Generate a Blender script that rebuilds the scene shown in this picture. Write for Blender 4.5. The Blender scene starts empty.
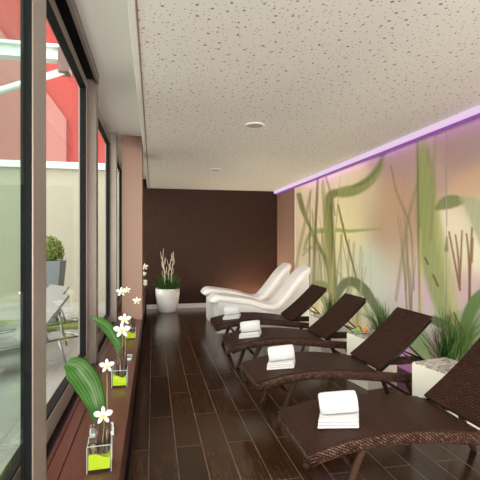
import bpy, bmesh, math, random
import numpy as np
from mathutils import Vector, Matrix
random.seed(7)
SC = bpy.context.scene
COL = SC.collection
PI = math.pi

# ------------------------------------------------------------------ camera
YAW = math.radians(11.62); FPX = 423.0; EYE = 1.6
cam_d = bpy.data.cameras.new('camera'); cam = bpy.data.objects.new('camera', cam_d); COL.objects.link(cam)
cam.location = (0, 0, EYE); cam.rotation_euler = (PI/2, 0, -YAW)
cam_d.sensor_width = 36; cam_d.lens = 36*FPX/480; cam_d.shift_y = 2.0/480
cam_d.clip_start = 0.02
SC.camera = cam

# ------------------------------------------------------------------ light + exposure
SC.view_settings.view_transform = 'Standard'; SC.view_settings.look = 'None'
SC.view_settings.gamma = 1; SC.view_settings.use_curve_mapping = False
SC.view_settings.exposure = 0.1
w = bpy.data.worlds.new('sky'); SC.world = w; w.use_nodes = True
bg = w.node_tree.nodes['Background']; bg.inputs[0].default_value = (1.0, 0.98, 0.93, 1); bg.inputs[1].default_value = 4.2
sun_d = bpy.data.lights.new('sun', 'SUN'); sun = bpy.data.objects.new('sun', sun_d); COL.objects.link(sun)
sun_d.energy = 1.0; sun_d.angle = 0.05; sun_d.color = (1, 0.96, 0.9)
sun.rotation_euler = Vector((-0.25, 0.45, -1)).to_track_quat('-Z', 'Y').to_euler()

def area(name, loc, direction, sx, sy, power, color):
    d = bpy.data.lights.new(name, 'AREA'); o = bpy.data.objects.new(name, d); COL.objects.link(o)
    d.shape = 'RECTANGLE'; d.size = sx; d.size_y = sy; d.energy = power; d.color = color
    o.location = loc; o.rotation_euler = Vector(direction).to_track_quat('-Z', 'Y').to_euler()
    return o
# unseen fill lights added behind the viewpoint and low behind the white loungers
area('rear_ceiling_fill', (1.6, -2.2, 1.7), (0, 0.55, 1), 2.6, 0.3, 62, (1, 0.95, 0.89))  # added upward fill to brighten the ceiling, no fitting modelled
area('rear_fill', (1.3, -2.85, 1.7), (0, 1, -0.1), 3.0, 1.9, 310, (1.0, 0.93, 0.87))  # added soft fill facing down the room; the rear wall has no window
area('led_wash', (3.0, 2.6, 2.785), (0.12, 0, -1), 11.5, 0.03, 10, (0.50, 0.12, 1.0)).rotation_euler.z = PI/2
area('mural_foot_uplight', (2.93, 5.0, 0.1), (-0.35, 0, 1), 7.5, 0.08, 22, (1, 0.86, 0.68))
area('back_fill', (2.35, 10.08, 0.12), (0, -0.3, 1), 1.2, 0.12, 34, (1, 0.80, 0.55))  # added glow for the far ceiling and back wall, hidden by the loungers

# ------------------------------------------------------------------ helpers: materials
def mat(name, color, rough=0.5, metal=0.0, spec=0.5, coat=0.0, sheen=0.0):
    m = bpy.data.materials.new(name); m.use_nodes = True
    b = m.node_tree.nodes['Principled BSDF']
    b.inputs['Base Color'].default_value = (*color, 1); b.inputs['Roughness'].default_value = rough
    b.inputs['Metallic'].default_value = metal; b.inputs['Specular IOR Level'].default_value = spec
    b.inputs['Coat Weight'].default_value = coat
    b.inputs['Sheen Weight'].default_value = sheen
    return m
def N(m, t, **kw):
    n = m.node_tree.nodes.new(t)
    for k, v in kw.items(): setattr(n, k, v)
    return n
def L(m, a, b): m.node_tree.links.new(a, b)
def B(m): return m.node_tree.nodes['Principled BSDF']
def coords(m, out='Object', scale=(1, 1, 1), rot=(0, 0, 0), loc=(0, 0, 0)):
    tc = N(m, 'ShaderNodeTexCoord'); mp = N(m, 'ShaderNodeMapping')
    mp.inputs['Scale'].default_value = scale; mp.inputs['Rotation'].default_value = rot; mp.inputs['Location'].default_value = loc
    L(m, tc.outputs[out], mp.inputs[0]); return mp.outputs[0]
def ramp(m, fac, stops):
    r = N(m, 'ShaderNodeValToRGB'); e = r.color_ramp.elements
    while len(e) < len(stops): e.new(0.5)
    for k, (p, c) in enumerate(stops): e[k].position = p; e[k].color = (*c, 1)
    L(m, fac, r.inputs[0]); return r.outputs[0]
def bump(m, h, strength=0.3, dist=0.01):
    b = N(m, 'ShaderNodeBump'); b.inputs['Strength'].default_value = strength; b.inputs['Distance'].default_value = dist
    L(m, h, b.inputs['Height']); L(m, b.outputs[0], B(m).inputs['Normal'])
def noise(m, vec, scale, detail=3, rough=0.5):
    n = N(m, 'ShaderNodeTexNoise'); n.inputs['Scale'].default_value = scale; n.inputs['Detail'].default_value = detail
    n.inputs['Roughness'].default_value = rough
    L(m, vec, n.inputs['Vector']); return n.outputs['Fac']
def mix(m, fac, a, b, mode='MIX'):
    x = N(m, 'ShaderNodeMix'); x.data_type = 'RGBA'; x.blend_type = mode
    if isinstance(fac, (int, float)): x.inputs[0].default_value = fac
    else: L(m, fac, x.inputs[0])
    for i, v in ((6, a), (7, b)):
        if isinstance(v, tuple): x.inputs[i].default_value = (*v, 1)
        else: L(m, v, x.inputs[i])
    return x.outputs[2]
def math_(m, op, a, b=None):
    x = N(m, 'ShaderNodeMath'); x.operation = op
    for i, v in enumerate((a, b)):
        if v is None: continue
        if isinstance(v, (int, float)): x.inputs[i].default_value = v
        else: L(m, v, x.inputs[i])
    return x.outputs[0]

# floor: dark wood-look plank tiles with pale grout
M_floor = mat('floor_planks', (0.05, 0.03, 0.02), 0.22, spec=0.25)
v = coords(M_floor, 'Object', rot=(0, 0, PI/2))
sep = N(M_floor, 'ShaderNodeSeparateXYZ'); tc = N(M_floor, 'ShaderNodeTexCoord'); L(M_floor, tc.outputs['Object'], sep.inputs[0])
cmb = N(M_floor, 'ShaderNodeCombineXYZ')
L(M_floor, math_(M_floor, 'SUBTRACT', sep.outputs[1], 3.33-12.0), cmb.inputs[0])
L(M_floor, math_(M_floor, 'SUBTRACT', sep.outputs[0], 0.378-4.08), cmb.inputs[1])
br = N(M_floor, 'ShaderNodeTexBrick'); br.offset = 0.5; L(M_floor, cmb.outputs[0], br.inputs['Vector'])
br.inputs['Scale'].default_value = 1; br.inputs['Brick Width'].default_value = 1.2; br.inputs['Row Height'].default_value = 0.204
br.inputs['Mortar Size'].default_value = 0.0036; br.inputs['Mortar Smooth'].default_value = 0.1; br.inputs['Bias'].default_value = 0
br.inputs['Color1'].default_value = (0.027, 0.0125, 0.006, 1); br.inputs['Color2'].default_value = (0.054, 0.025, 0.012, 1)
br.inputs['Mortar'].default_value = (0.15, 0.105, 0.08, 1)
gv = coords(M_floor, 'Object', scale=(14, 1.3, 1)); gn = noise(M_floor, gv, 3, 5, 0.6)
g = ramp(M_floor, gn, [(0.3, (0.55, 0.55, 0.55)), (0.7, (1.3, 1.25, 1.2))])
L(M_floor, mix(M_floor, 1.0, br.outputs['Color'], g, 'MULTIPLY'), B(M_floor).inputs['Base Color'])
L(M_floor, ramp(M_floor, gn, [(0.3, (0.15,)*3), (0.7, (0.24,)*3)]), B(M_floor).inputs['Roughness'])
bump(M_floor, math_(M_floor, 'SUBTRACT', gn, math_(M_floor, 'MULTIPLY', br.outputs['Fac'], 3)), 0.12, 0.004)

# acoustic ceiling: white board with scattered holes
M_ceil = mat('perforated_ceiling', (0.80, 0.775, 0.73), 0.55)
def holes(scale, rmin, rmax, keep, seedloc):
    vv = coords(M_ceil, 'Object', scale=(1, 1, 0), loc=(seedloc, seedloc*1.7, 0))
    vo = N(M_ceil, 'ShaderNodeTexVoronoi'); vo.voronoi_dimensions = '2D'; vo.inputs['Scale'].default_value = scale
    vo.inputs['Randomness'].default_value = 0.85
    L(M_ceil, vv, vo.inputs['Vector'])
    s = N(M_ceil, 'ShaderNodeSeparateColor'); L(M_ceil, vo.outputs['Color'], s.inputs[0])
    r = math_(M_ceil, 'ADD', math_(M_ceil, 'MULTIPLY', s.outputs[0], (rmax-rmin)), rmin)
    on = math_(M_ceil, 'LESS_THAN', vo.outputs['Distance'], r)
    return math_(M_ceil, 'MULTIPLY', on, math_(M_ceil, 'LESS_THAN', s.outputs[1], keep))
hmask = math_(M_ceil, 'MAXIMUM', holes(11, 0.06, 0.12, 0.75, 3.1), holes(25, 0.07, 0.13, 0.7, 8.3))
cm = noise(M_ceil, coords(M_ceil), 0.7, 2)
basec = ramp(M_ceil, cm, [(0.3, (0.80, 0.79, 0.77)), (0.7, (0.84, 0.83, 0.81))])
L(M_ceil, mix(M_ceil, hmask, basec, (0.30, 0.235, 0.175)), B(M_ceil).inputs['Base Color'])
bump(M_ceil, math_(M_ceil, 'SUBTRACT', 1.0, hmask), 0.5, 0.008)

M_white = mat('white_paint', (0.88, 0.87, 0.84), 0.5)
M_trim = mat('white_metal_trim', (0.82, 0.82, 0.80), 0.35)
M_gap = mat('shadow_gap', (0.30, 0.20, 0.15), 0.6)
M_brownwall = mat('dark_veneer', (0.07, 0.038, 0.028), 0.5, spec=0.10)
vv = coords(M_brownwall, 'Object', scale=(30, 1, 1.2)); n1 = noise(M_brownwall, vv, 3, 4)
L(M_brownwall, ramp(M_brownwall, n1, [(0.3, (0.032, 0.0145, 0.0095)), (0.7, (0.052, 0.024, 0.016))]), B(M_brownwall).inputs['Base Color'])
M_taupe = mat('taupe_paint', (0.29, 0.168, 0.122), 0.5)
M_ledge = mat('ledge_wood', (0.13, 0.05, 0.035), 0.28, spec=0.3)
vv = coords(M_ledge, 'Object', scale=(20, 1.5, 8)); n1 = noise(M_ledge, vv, 3, 4)
L(M_ledge, ramp(M_ledge, n1, [(0.3, (0.070, 0.024, 0.016)), (0.7, (0.095, 0.034, 0.023))]), B(M_ledge).inputs['Base Color'])
M_frame = mat('bronze_frame', (0.25, 0.21, 0.18), 0.4, metal=0.2)
M_frame2 = mat('dark_bronze_frame', (0.17, 0.135, 0.115), 0.4, metal=0.2)
M_seal = mat('black_seal', (0.006, 0.006, 0.007), 0.6, spec=0.1)
M_base = mat('baseboard_white', (0.78, 0.76, 0.73), 0.4)
def glass_mat(name, tint, refl=0.2):
    m = bpy.data.materials.new(name); m.use_nodes = True; nt = m.node_tree; nt.nodes.clear()
    o = nt.nodes.new('ShaderNodeOutputMaterial'); t = nt.nodes.new('ShaderNodeBsdfTransparent'); g = nt.nodes.new('ShaderNodeBsdfGlossy')
    x = nt.nodes.new('ShaderNodeMixShader'); lw = nt.nodes.new('ShaderNodeLayerWeight'); lw.inputs[0].default_value = 0.5
    pw = nt.nodes.new('ShaderNodeMath'); pw.operation = 'POWER'; pw.inputs[1].default_value = 5; nt.links.new(lw.outputs['Facing'], pw.inputs[0])
    f = nt.nodes.new('ShaderNodeMath'); f.operation = 'MULTIPLY_ADD'; f.inputs[1].default_value = 0.8*refl; f.inputs[2].default_value = 0.03; nt.links.new(pw.outputs[0], f.inputs[0])
    t.inputs[0].default_value = (*tint, 1); g.inputs['Roughness'].default_value = 0.0; g.inputs[0].default_value = (1, 1, 1, 1)
    nt.links.new(f.outputs[0], x.inputs[0]); nt.links.new(t.outputs[0], x.inputs[1]); nt.links.new(g.outputs[0], x.inputs[2])
    nt.links.new(x.outputs[0], o.inputs[0]); return m
M_glass = glass_mat('window_glass', (0.93, 0.96, 0.94))
M_glassgreen = glass_mat('tinted_window_glass', (0.80, 0.88, 0.845))
M_vglass = glass_mat('vase_glass', (0.92, 0.96, 0.94))

# rattan
def rattan(name, c1, c2, gap, bw, rh, bstr, offs=0.5, rough=0.42, mort=None, turn=0.0):
    m = mat(name, c1, rough, spec=0.1)
    v = coords(m, 'UV', rot=(0, 0, turn))
    b = N(m, 'ShaderNodeTexBrick'); b.offset = offs; L(m, v, b.inputs['Vector'])
    b.inputs['Scale'].default_value = 1; b.inputs['Brick Width'].default_value = bw; b.inputs['Row Height'].default_value = rh
    b.inputs['Mortar Size'].default_value = mort or rh*0.2; b.inputs['Mortar Smooth'].default_value = 0.4
    b.inputs['Color1'].default_value = (*c1, 1); b.inputs['Color2'].default_value = (*c2, 1); b.inputs['Mortar'].default_value = (*gap, 1)
    L(m, b.outputs['Color'], B(m).inputs['Base Color'])
    bump(m, math_(m, 'SUBTRACT', 1.0, b.outputs['Fac']), bstr, min(rh, bw)*0.4)
    return m
M_braid = rattan('rattan_braid', (0.050, 0.023, 0.015), (0.15, 0.085, 0.060), (0.003, 0.0015, 0.001), 0.030, 0.014, 1.0, rough=0.3, mort=0.0028, turn=0.55)
M_weave_back = rattan('rattan_weave_back', (0.034, 0.013, 0.008), (0.060, 0.025, 0.015), (0.009, 0.004, 0.003), 0.05, 0.021, 0.8, mort=0.0035)
M_weave = rattan('rattan_weave', (0.040, 0.0155, 0.009), (0.068, 0.028, 0.017), (0.010, 0.0045, 0.003), 0.022, 0.012, 0.6)
M_rope = rattan('rattan_rope', (0.075, 0.038, 0.026), (0.09, 0.048, 0.033), (0.006, 0.003, 0.002), 0.012, 0.2, 0.9, mort=0.002)
M_black = mat('black_metal', (0.012, 0.011, 0.011), 0.35, metal=0.5)

M_towel = mat('towel_cotton', (0.62, 0.61, 0.615), 0.95, sheen=0.3)
bump(M_towel, noise(M_towel, coords(M_towel), 260, 2), 0.35, 0.004)
M_ceramic = mat('white_ceramic', (0.92, 0.89, 0.87), 0.35)
M_ceramic_base = mat('white_plinth', (0.80, 0.79, 0.77), 0.45)
M_cube = mat('cube_white', (0.86, 0.79, 0.69), 0.45)
M_mosaic = mat('mosaic_top', (0.6, 0.55, 0.5), 0.35)
vv = coords(M_mosaic); vo = N(M_mosaic, 'ShaderNodeTexVoronoi'); vo.inputs['Scale'].default_value = 24; L(M_mosaic, vv, vo.inputs['Vector'])
ve = N(M_mosaic, 'ShaderNodeTexVoronoi'); ve.feature = 'DISTANCE_TO_EDGE'; ve.inputs['Scale'].default_value = 24; L(M_mosaic, vv, ve.inputs['Vector'])
sc_ = N(M_mosaic, 'ShaderNodeSeparateColor'); L(M_mosaic, vo.outputs['Color'], sc_.inputs[0])
cc = ramp(M_mosaic, sc_.outputs[0], [(0.1, (0.20, 0.15, 0.12)), (0.5, (0.42, 0.36, 0.31)), (0.9, (0.68, 0.62, 0.56))])
L(M_mosaic, mix(M_mosaic, math_(M_mosaic, 'LESS_THAN', ve.outputs['Distance'], 0.07), cc, (0.75, 0.72, 0.66)), B(M_mosaic).inputs['Base Color'])

M_pot = mat('pot_white', (0.80, 0.78, 0.77), 0.4)
wv = N(M_pot, 'ShaderNodeTexWave'); wv.bands_direction = 'Z'; wv.inputs['Scale'].default_value = 7; wv.inputs['Distortion'].default_value = 0.6
L(M_pot, coords(M_pot), wv.inputs['Vector']); bump(M_pot, wv.outputs['Fac'], 0.3, 0.01)
M_grass = mat('grass_green', (0.06, 0.19, 0.025), 0.5)
L(M_grass, ramp(M_grass, noise(M_grass, coords(M_grass), 18, 2), [(0.35, (0.015, 0.055, 0.008)), (0.65, (0.08, 0.21, 0.03))]), B(M_grass).inputs['Base Color'])
M_leaf = mat('leaf_green', (0.03, 0.13, 0.025), 0.42, spec=0.3)
wv = N(M_leaf, 'ShaderNodeTexWave'); wv.bands_direction = 'Y'; wv.inputs['Scale'].default_value = 2.6; wv.inputs['Distortion'].default_value = 0.6
L(M_leaf, coords(M_leaf, 'UV'), wv.inputs['Vector'])
L(M_leaf, ramp(M_leaf, wv.outputs['Fac'], [(0.2, (0.018, 0.072, 0.011)), (0.8, (0.048, 0.135, 0.022))]), B(M_leaf).inputs['Base Color'])
M_branch = mat('bleached_branch', (0.68, 0.58, 0.46), 0.7)
M_soil = mat('dark_soil', (0.02, 0.013, 0.009), 0.9)
M_lime = mat('lime_sand', (0.50, 0.60, 0.004), 0.7)
bump(M_lime, noise(M_lime, coords(M_lime), 200, 2), 0.4, 0.003)
M_bark = mat('bark', (0.10, 0.05, 0.03), 0.8)
vv = coords(M_bark, 'Object', scale=(45, 45, 9)); nn = noise(M_bark, vv, 1.2, 4)
L(M_bark, ramp(M_bark, nn, [(0.38, (0.012, 0.006, 0.004)), (0.55, (0.07, 0.032, 0.02)), (0.68, (0.34, 0.25, 0.17))]), B(M_bark).inputs['Base Color'])
bump(M_bark, nn, 0.5, 0.01)
M_petal = mat('orchid_petal', (0.86, 0.84, 0.76), 0.5)
M_petal_c = mat('orchid_centre', (0.62, 0.66, 0.06), 0.5)
M_stem = mat('flower_stem', (0.22, 0.26, 0.08), 0.5)
M_root = mat('dried_flower', (0.11, 0.045, 0.03), 0.7)
M_pebble = mat('grey_pebbles', (0.16, 0.19, 0.17), 0.6)
M_clearplastic = mat('white_card', (0.70, 0.70, 0.68), 0.4)

# exterior
def redish(name, c): 
    m = mat(name, c, 0.5); return m
M_red = redish('red_render', (0.30, 0.010, 0.005))
M_red2 = redish('pale_red_panel', (0.30, 0.095, 0.085))
M_cream = mat('cream_render', (0.33, 0.30, 0.235), 0.8)
M_pave = mat('paving', (0.50, 0.47, 0.45), 0.7)
b2 = N(M_pave, 'ShaderNodeTexBrick'); L(M_pave, coords(M_pave), b2.inputs['Vector']); b2.offset = 0
b2.inputs['Scale'].default_value = 1; b2.inputs['Brick Width'].default_value = 0.6; b2.inputs['Row Height'].default_value = 0.6; b2.inputs['Mortar Size'].default_value = 0.006
b2.inputs['Color1'].default_value = (0.30, 0.28, 0.26, 1); b2.inputs['Color2'].default_value = (0.26, 0.245, 0.23, 1); b2.inputs['Mortar'].default_value = (0.2, 0.18, 0.17, 1)
L(M_pave, b2.outputs['Color'], B(M_pave).inputs['Base Color'])
M_steel = mat('white_steel', (0.6, 0.64, 0.62), 0.3)
M_bracket = mat('rusty_bracket', (0.12, 0.06, 0.05), 0.5)
M_sling = mat('grey_sling', (0.16, 0.155, 0.145), 0.6)
M_alu = mat('aluminium', (0.45, 0.45, 0.45), 0.3, metal=0.9)
M_tub = mat('grey_tub', (0.13, 0.15, 0.16), 0.5)
M_bush = mat('olive_bush', (0.13, 0.17, 0.03), 0.7)

def emit(name, c, s):
    m = mat(name, tuple(0.15*q for q in c), 0.5); b = B(m); b.inputs['Emission Color'].default_value = (*c, 1); b.inputs['Emission Strength'].default_value = s
    return m
M_led = emit('led_diffuser', (0.82, 0.62, 0.84), 0.8)
M_led2 = emit('led_violet', (0.24, 0.06, 0.32), 0.8)

# ------------------------------------------------------------------ helpers: geometry
def obj(name, bm, m, parent=None, smooth=False, bevel=0.0, kind=None, loc=None, seg=2):
    me = bpy.data.meshes.new(name)
    bmesh.ops.recalc_face_normals(bm, faces=bm.faces[:])
    bm.to_mesh(me); bm.free()
    o = bpy.data.objects.new(name, me); COL.objects.link(o)
    for x in (m if isinstance(m, (list, tuple)) else [m]): me.materials.append(x)
    if parent: o.parent = parent
    if loc: o.location = loc
    if smooth:
        for p in me.polygons: p.use_smooth = True
    if bevel:
        b = o.modifiers.new('bevel', 'BEVEL'); b.width = bevel; b.segments = seg; b.limit_method = 'ANGLE'; b.angle_limit = math.radians(40)
    if kind: o['kind'] = kind
    return o
def struct(name, bm, m, **k): return obj(name, bm, m, kind='structure', **k)
def tag(o, label, cat, group=None):
    o['label'] = label; o['category'] = cat
    if group: o['group'] = group
    return o
def thing(name, label, cat, loc=(0, 0, 0), rz=0, group=None):
    o = bpy.data.objects.new(name, None); COL.objects.link(o); o.location = loc; o.rotation_euler = (0, 0, rz)
    o.empty_display_size = 0.1
    return tag(o, label, cat, group)
def dup(root, loc, rz, label):
    def cp(o, parent):
        c = o.copy(); COL.objects.link(c)
        if parent: c.parent = parent
        for ch in o.children: cp(ch, c)
        return c
    r = cp(root, None); r.location = loc; r.rotation_euler = (0, 0, rz); r['label'] = label
    return r
def box(bm, x0, x1, y0, y1, z0, z1, mi=0, mtx=None):
    vs = [bm.verts.new((x, y, z)) for x in (x0, x1) for y in (y0, y1) for z in (z0, z1)]
    if mtx is not None:
        for q in vs: q.co = mtx @ q.co
    for f in ((0, 1, 3, 2), (4, 6, 7, 5), (0, 4, 5, 1), (2, 3, 7, 6), (0, 2, 6, 4), (1, 5, 7, 3)):
        bm.faces.new([vs[i] for i in f]).material_index = mi
def bx(*a, **k):
    bm = bmesh.new(); box(bm, *a, **k); return bm
def bezier(pts, n=8):
    """Catmull-Rom through points"""
    P = [Vector(p) for p in pts]; P = [P[0]*2-P[1]] + P + [P[-1]*2-P[-2]]; out = []
    for i in range(1, len(P)-2):
        for k in range(n):
            t = k/n; a, b, c, d = P[i-1:i+3]
            out.append(0.5*((2*b)+(c-a)*t+(2*a-5*b+4*c-d)*t*t+(3*b-a-3*c+d)*t**3))
    out.append(P[-2]); return out
def tube(bm, pts, r, seg=10, shape=None, closed=False, up=(0, 0, 1)):
    """r: number or list; shape: (half width, half height, power) for a rounded-box section, UV in metres"""
    uvl = bm.loops.layers.uv.verify(); P = [Vector(p) for p in pts]; n = len(P); rings = []; L_ = [0]
    for i in range(n-1): L_.append(L_[-1]+(P[i+1]-P[i]).length)
    prev = None
    for i in range(n):
        t = (P[(i+1) % n] if closed or i < n-1 else P[i])-(P[i-1] if closed or i > 0 else P[i]); t.normalize()
        if prev is None:
            u = Vector(up); 
            if abs(u.dot(t)) > 0.95: u = Vector((1, 0, 0)) if abs(t.x) < 0.9 else Vector((0, 1, 0))
        else: u = prev
        u = (u-t*u.dot(t)).normalized(); prev = u; s = t.cross(u)
        rr = r[i] if isinstance(r, (list, tuple)) else r; ring = []
        for k in range(seg):
            a = 2*PI*k/seg
            if shape:
                hw, hh, pw = shape; c, d = math.cos(a), math.sin(a)
                ring.append(bm.verts.new(P[i]+s*hw*math.copysign(abs(c)**pw, c)+u*hh*math.copysign(abs(d)**pw, d)))
            else: ring.append(bm.verts.new(P[i]+s*rr*math.cos(a)+u*rr*math.sin(a)))
        rings.append(ring)
    per = 2*PI*(r[0] if isinstance(r, (list, tuple)) else r) if not shape else 4*(shape[0]+shape[1])*0.93
    for i in range(n if closed else n-1):
        A, Bq = rings[i], rings[(i+1) % n]; l0 = L_[i]; l1 = L_[i+1] if i+1 < n else L_[i]+(P[0]-P[i]).length
        for k in range(seg):
            f = bm.faces.new((A[k], A[(k+1) % seg], Bq[(k+1) % seg], Bq[k]))
            for lp, uv in zip(f.loops, ((l0, k/seg*per), (l0, (k+1)/seg*per), (l1, (k+1)/seg*per), (l1, k/seg*per))): lp[uvl].uv = uv
    if not closed:
        bm.faces.new(rings[0][::-1]); bm.faces.new(rings[-1])
def lathe(bm, prof, seg=32, c=(0, 0, 0), mi=0):
    rings = []
    for r, z in prof:
        rings.append([bm.verts.new((c[0]+r*math.cos(2*PI*k/seg), c[1]+r*math.sin(2*PI*k/seg), c[2]+z)) for k in range(seg)] if r > 1e-6 else [bm.verts.new((c[0], c[1], c[2]+z))])
    for A, Bq in zip(rings, rings[1:]):
        for k in range(seg):
            a = [A[k % len(A)], A[(k+1) % len(A)], Bq[(k+1) % len(Bq)], Bq[k % len(Bq)]]
            u = []
            for q in a:
                if q not in u: u.append(q)
            if len(u) > 2: bm.faces.new(u).material_index = mi
def extrude_xz(bm, poly, y0, y1):
    a = [bm.verts.new((x, y0, z)) for x, z in poly]; b = [bm.verts.new((x, y1, z)) for x, z in poly]; n = len(poly)
    bm.faces.new(a); bm.faces.new(b[::-1])
    for i in range(n): bm.faces.new((a[i], b[i], b[(i+1) % n], a[(i+1) % n]))
def interp(x, xs, zs): return float(np.interp(x, xs, zs))

# ------------------------------------------------------------------ room shell
H = 2.88; XR = 3.08; YB = 10.3; YF = -3.0; XW = -0.6
LZ = 0.50; LX = -0.155       # ledge height and front edge
struct('floor', bx(-0.75, XR+0.2, YF, YB+0.2, -0.12, 0), M_floor)
struct('ceiling', bx(-0.09, XR+0.2, YF, YB+0.2, H, H+0.5), M_ceil)
struct('trim_1', bx(-0.135, -0.092, YF, YB, H-0.004, 3.1), M_trim, bevel=0.004)
struct('trim_2', bx(-0.092, -0.082, YF, YB, H-0.006, H+0.01), M_gap)
struct('ceiling_window_bay', bx(-0.655, -0.135, YF, YB+0.2, 3.1, 3.4), M_white)
struct('wall_back', bx(-0.75, XR+0.2, YB, YB+0.2, 0, 3.4), M_brownwall)
struct('wall_right', bx(XR, XR+0.2, 8.86, YB, 0, H+0.1), M_taupe)
struct('wall_behind_mural', bx(XR+0.12, XR+0.3, YF, 8.86, 0, H+0.1), M_white)
struct('wall_front', bx(-0.75, XR+0.3, YF-0.2, YF, 0, 3.4), M_taupe)
struct('baseboard_back', bx(-0.15, XR, YB-0.02, YB, 0, 0.11), M_base, bevel=0.004)
bm = bmesh.new(); box(bm, -0.52, LX, YF, YB, LZ-0.04, LZ); box(bm, -0.66, LX-0.03, YF, YB, 0, LZ-0.04)
struct('window_ledge', bm, M_ledge, bevel=0.004)
struct('ledge_plinth', bx(-0.5, LX-0.005, YF, YB, 0, 0.03), M_seal)
struct('pillar', bx(-0.43, -0.15, 6.16, 6.62, LZ, 3.1), M_taupe, bevel=0.004)

# window sill tracks
bm = bmesh.new()
for x0, x1, z1 in ((-0.66, -0.60, 0.50), (-0.445, -0.432, 0.512), (-0.52, -0.50, 0.508)): box(bm, x0, x1, YF, 6.1, LZ-0.03, z1)
struct('window_sill_track', bm, M_ledge)
struct('window_sill_gap', bx(-0.545, -0.50, YF, 6.0, LZ-0.03, LZ+0.006), M_seal)
# header with dark track grooves
bm = bmesh.new(); box(bm, -0.64, -0.60, YF, YB, 3.0, 3.1); box(bm, -0.50, -0.475, YF, 3.98, 3.02, 3.1)
struct('window_header', bm, M_frame2, bevel=0.003)
struct('window_header_track', bx(-0.60, -0.50, YF, 3.98, 3.06, 3.1), M_seal)

def frame_rect(name, label_parent, x0, x1, y0, y1, z0, z1, w0, w1, hb, ht, glass, seal=True, frame_m=None):
    """a window leaf in a plane of constant x: stiles, rails, seals and its pane"""
    bm = bmesh.new(); fm = frame_m or M_frame
    box(bm, x0, x1, y0, y0+w0, z0, z1); box(bm, x0, x1, y1-w1, y1, z0, z1)
    box(bm, x0, x1, y0+w0, y1-w1, z0, z0+hb); box(bm, x0, x1, y0+w0, y1-w1, z1-ht, z1)
    f = struct(name, bm, fm, bevel=0.004)
    xm = (x0+x1)/2
    g = obj('pane', bx(xm-0.004, xm+0.004, y0+w0-0.01, y1-w1+0.01, z0+hb-0.01, z1-ht+0.01), glass, parent=f)
    bm = bmesh.new(); s = 0.014; X0, X1 = xm-0.02, x1-0.006
    a, b, c, d = y0+w0, y1-w1, z0+hb, z1-ht
    box(bm, X0, X1, a, a+s, c, d); box(bm, X0, X1, b-s, b, c, d); box(bm, X0, X1, a+s, b-s, c, c+s); box(bm, X0, X1, a+s, b-s, d-s, d)
    obj('seal', bm, M_seal, parent=f)
    return f
# inner sliding leaf (nearest), then the fixed lights between the posts
frame_rect('window_1', None, -0.512, -0.465, -1.6, 2.02, LZ+0.01, 3.05, 0.08, 0.21, 0.10, 0.07, M_glassgreen)
frame_rect('window_2', None, -0.635, -0.565, 0.9, 4.0, LZ, 3.02, 0.06, 0.12, 0.12, 0.07, M_glass)
frame_rect('window_3', None, -0.635, -0.565, 4.12, 6.06, LZ, 3.02, 0.10, 0.10, 0.12, 0.09, M_glass)
frame_rect('window_4', None, -0.635, -0.565, 6.14, 8.3, LZ, 3.02, 0.08, 0.08, 0.12, 0.09, M_glass)
frame_rect('window_5', None, -0.635, -0.565, 8.38, YB, LZ, 3.02, 0.08, 0.08, 0.12, 0.09, M_glass)
struct('window_post_near', bx(-0.64, -0.50, 4.0, 4.12, LZ, 3.1), M_frame2, bevel=0.004)
struct('window_post_far', bx(-0.62, -0.49, 6.02, 6.14, LZ, 3.1), M_frame, bevel=0.004)
struct('window_post_end', bx(-0.62, -0.52, 8.3, 8.38, LZ, 3.1), M_frame2, bevel=0.004)

# ------------------------------------------------------------------ glass mural
XM = 3.06
def to_photo(Y, Z):     # where a spot of the mural plane lies in the photograph (used to read its print)
    d = XM*math.sin(YAW)+Y*math.cos(YAW); r = XM*math.cos(YAW)-Y*math.sin(YAW)
    return 240+FPX*r/d, 242-(Z-EYE)*FPX/d
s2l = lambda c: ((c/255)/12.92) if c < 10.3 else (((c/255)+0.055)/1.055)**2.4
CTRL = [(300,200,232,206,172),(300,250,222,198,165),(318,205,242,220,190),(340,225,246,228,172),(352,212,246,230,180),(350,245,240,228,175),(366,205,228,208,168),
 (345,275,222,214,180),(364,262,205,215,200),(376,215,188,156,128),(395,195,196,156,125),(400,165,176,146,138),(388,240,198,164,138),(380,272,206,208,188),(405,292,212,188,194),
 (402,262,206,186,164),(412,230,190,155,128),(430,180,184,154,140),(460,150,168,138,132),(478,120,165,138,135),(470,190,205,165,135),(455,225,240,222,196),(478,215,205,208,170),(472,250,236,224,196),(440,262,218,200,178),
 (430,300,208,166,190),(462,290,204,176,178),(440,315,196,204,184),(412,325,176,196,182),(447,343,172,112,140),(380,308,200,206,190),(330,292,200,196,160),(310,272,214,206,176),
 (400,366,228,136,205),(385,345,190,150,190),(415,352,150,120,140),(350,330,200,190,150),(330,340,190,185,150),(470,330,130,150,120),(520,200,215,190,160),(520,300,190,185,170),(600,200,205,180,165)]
CT = np.array([(a, b, s2l(r), s2l(g_), s2l(b_)) for a, b, r, g_, b_ in CTRL])
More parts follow.
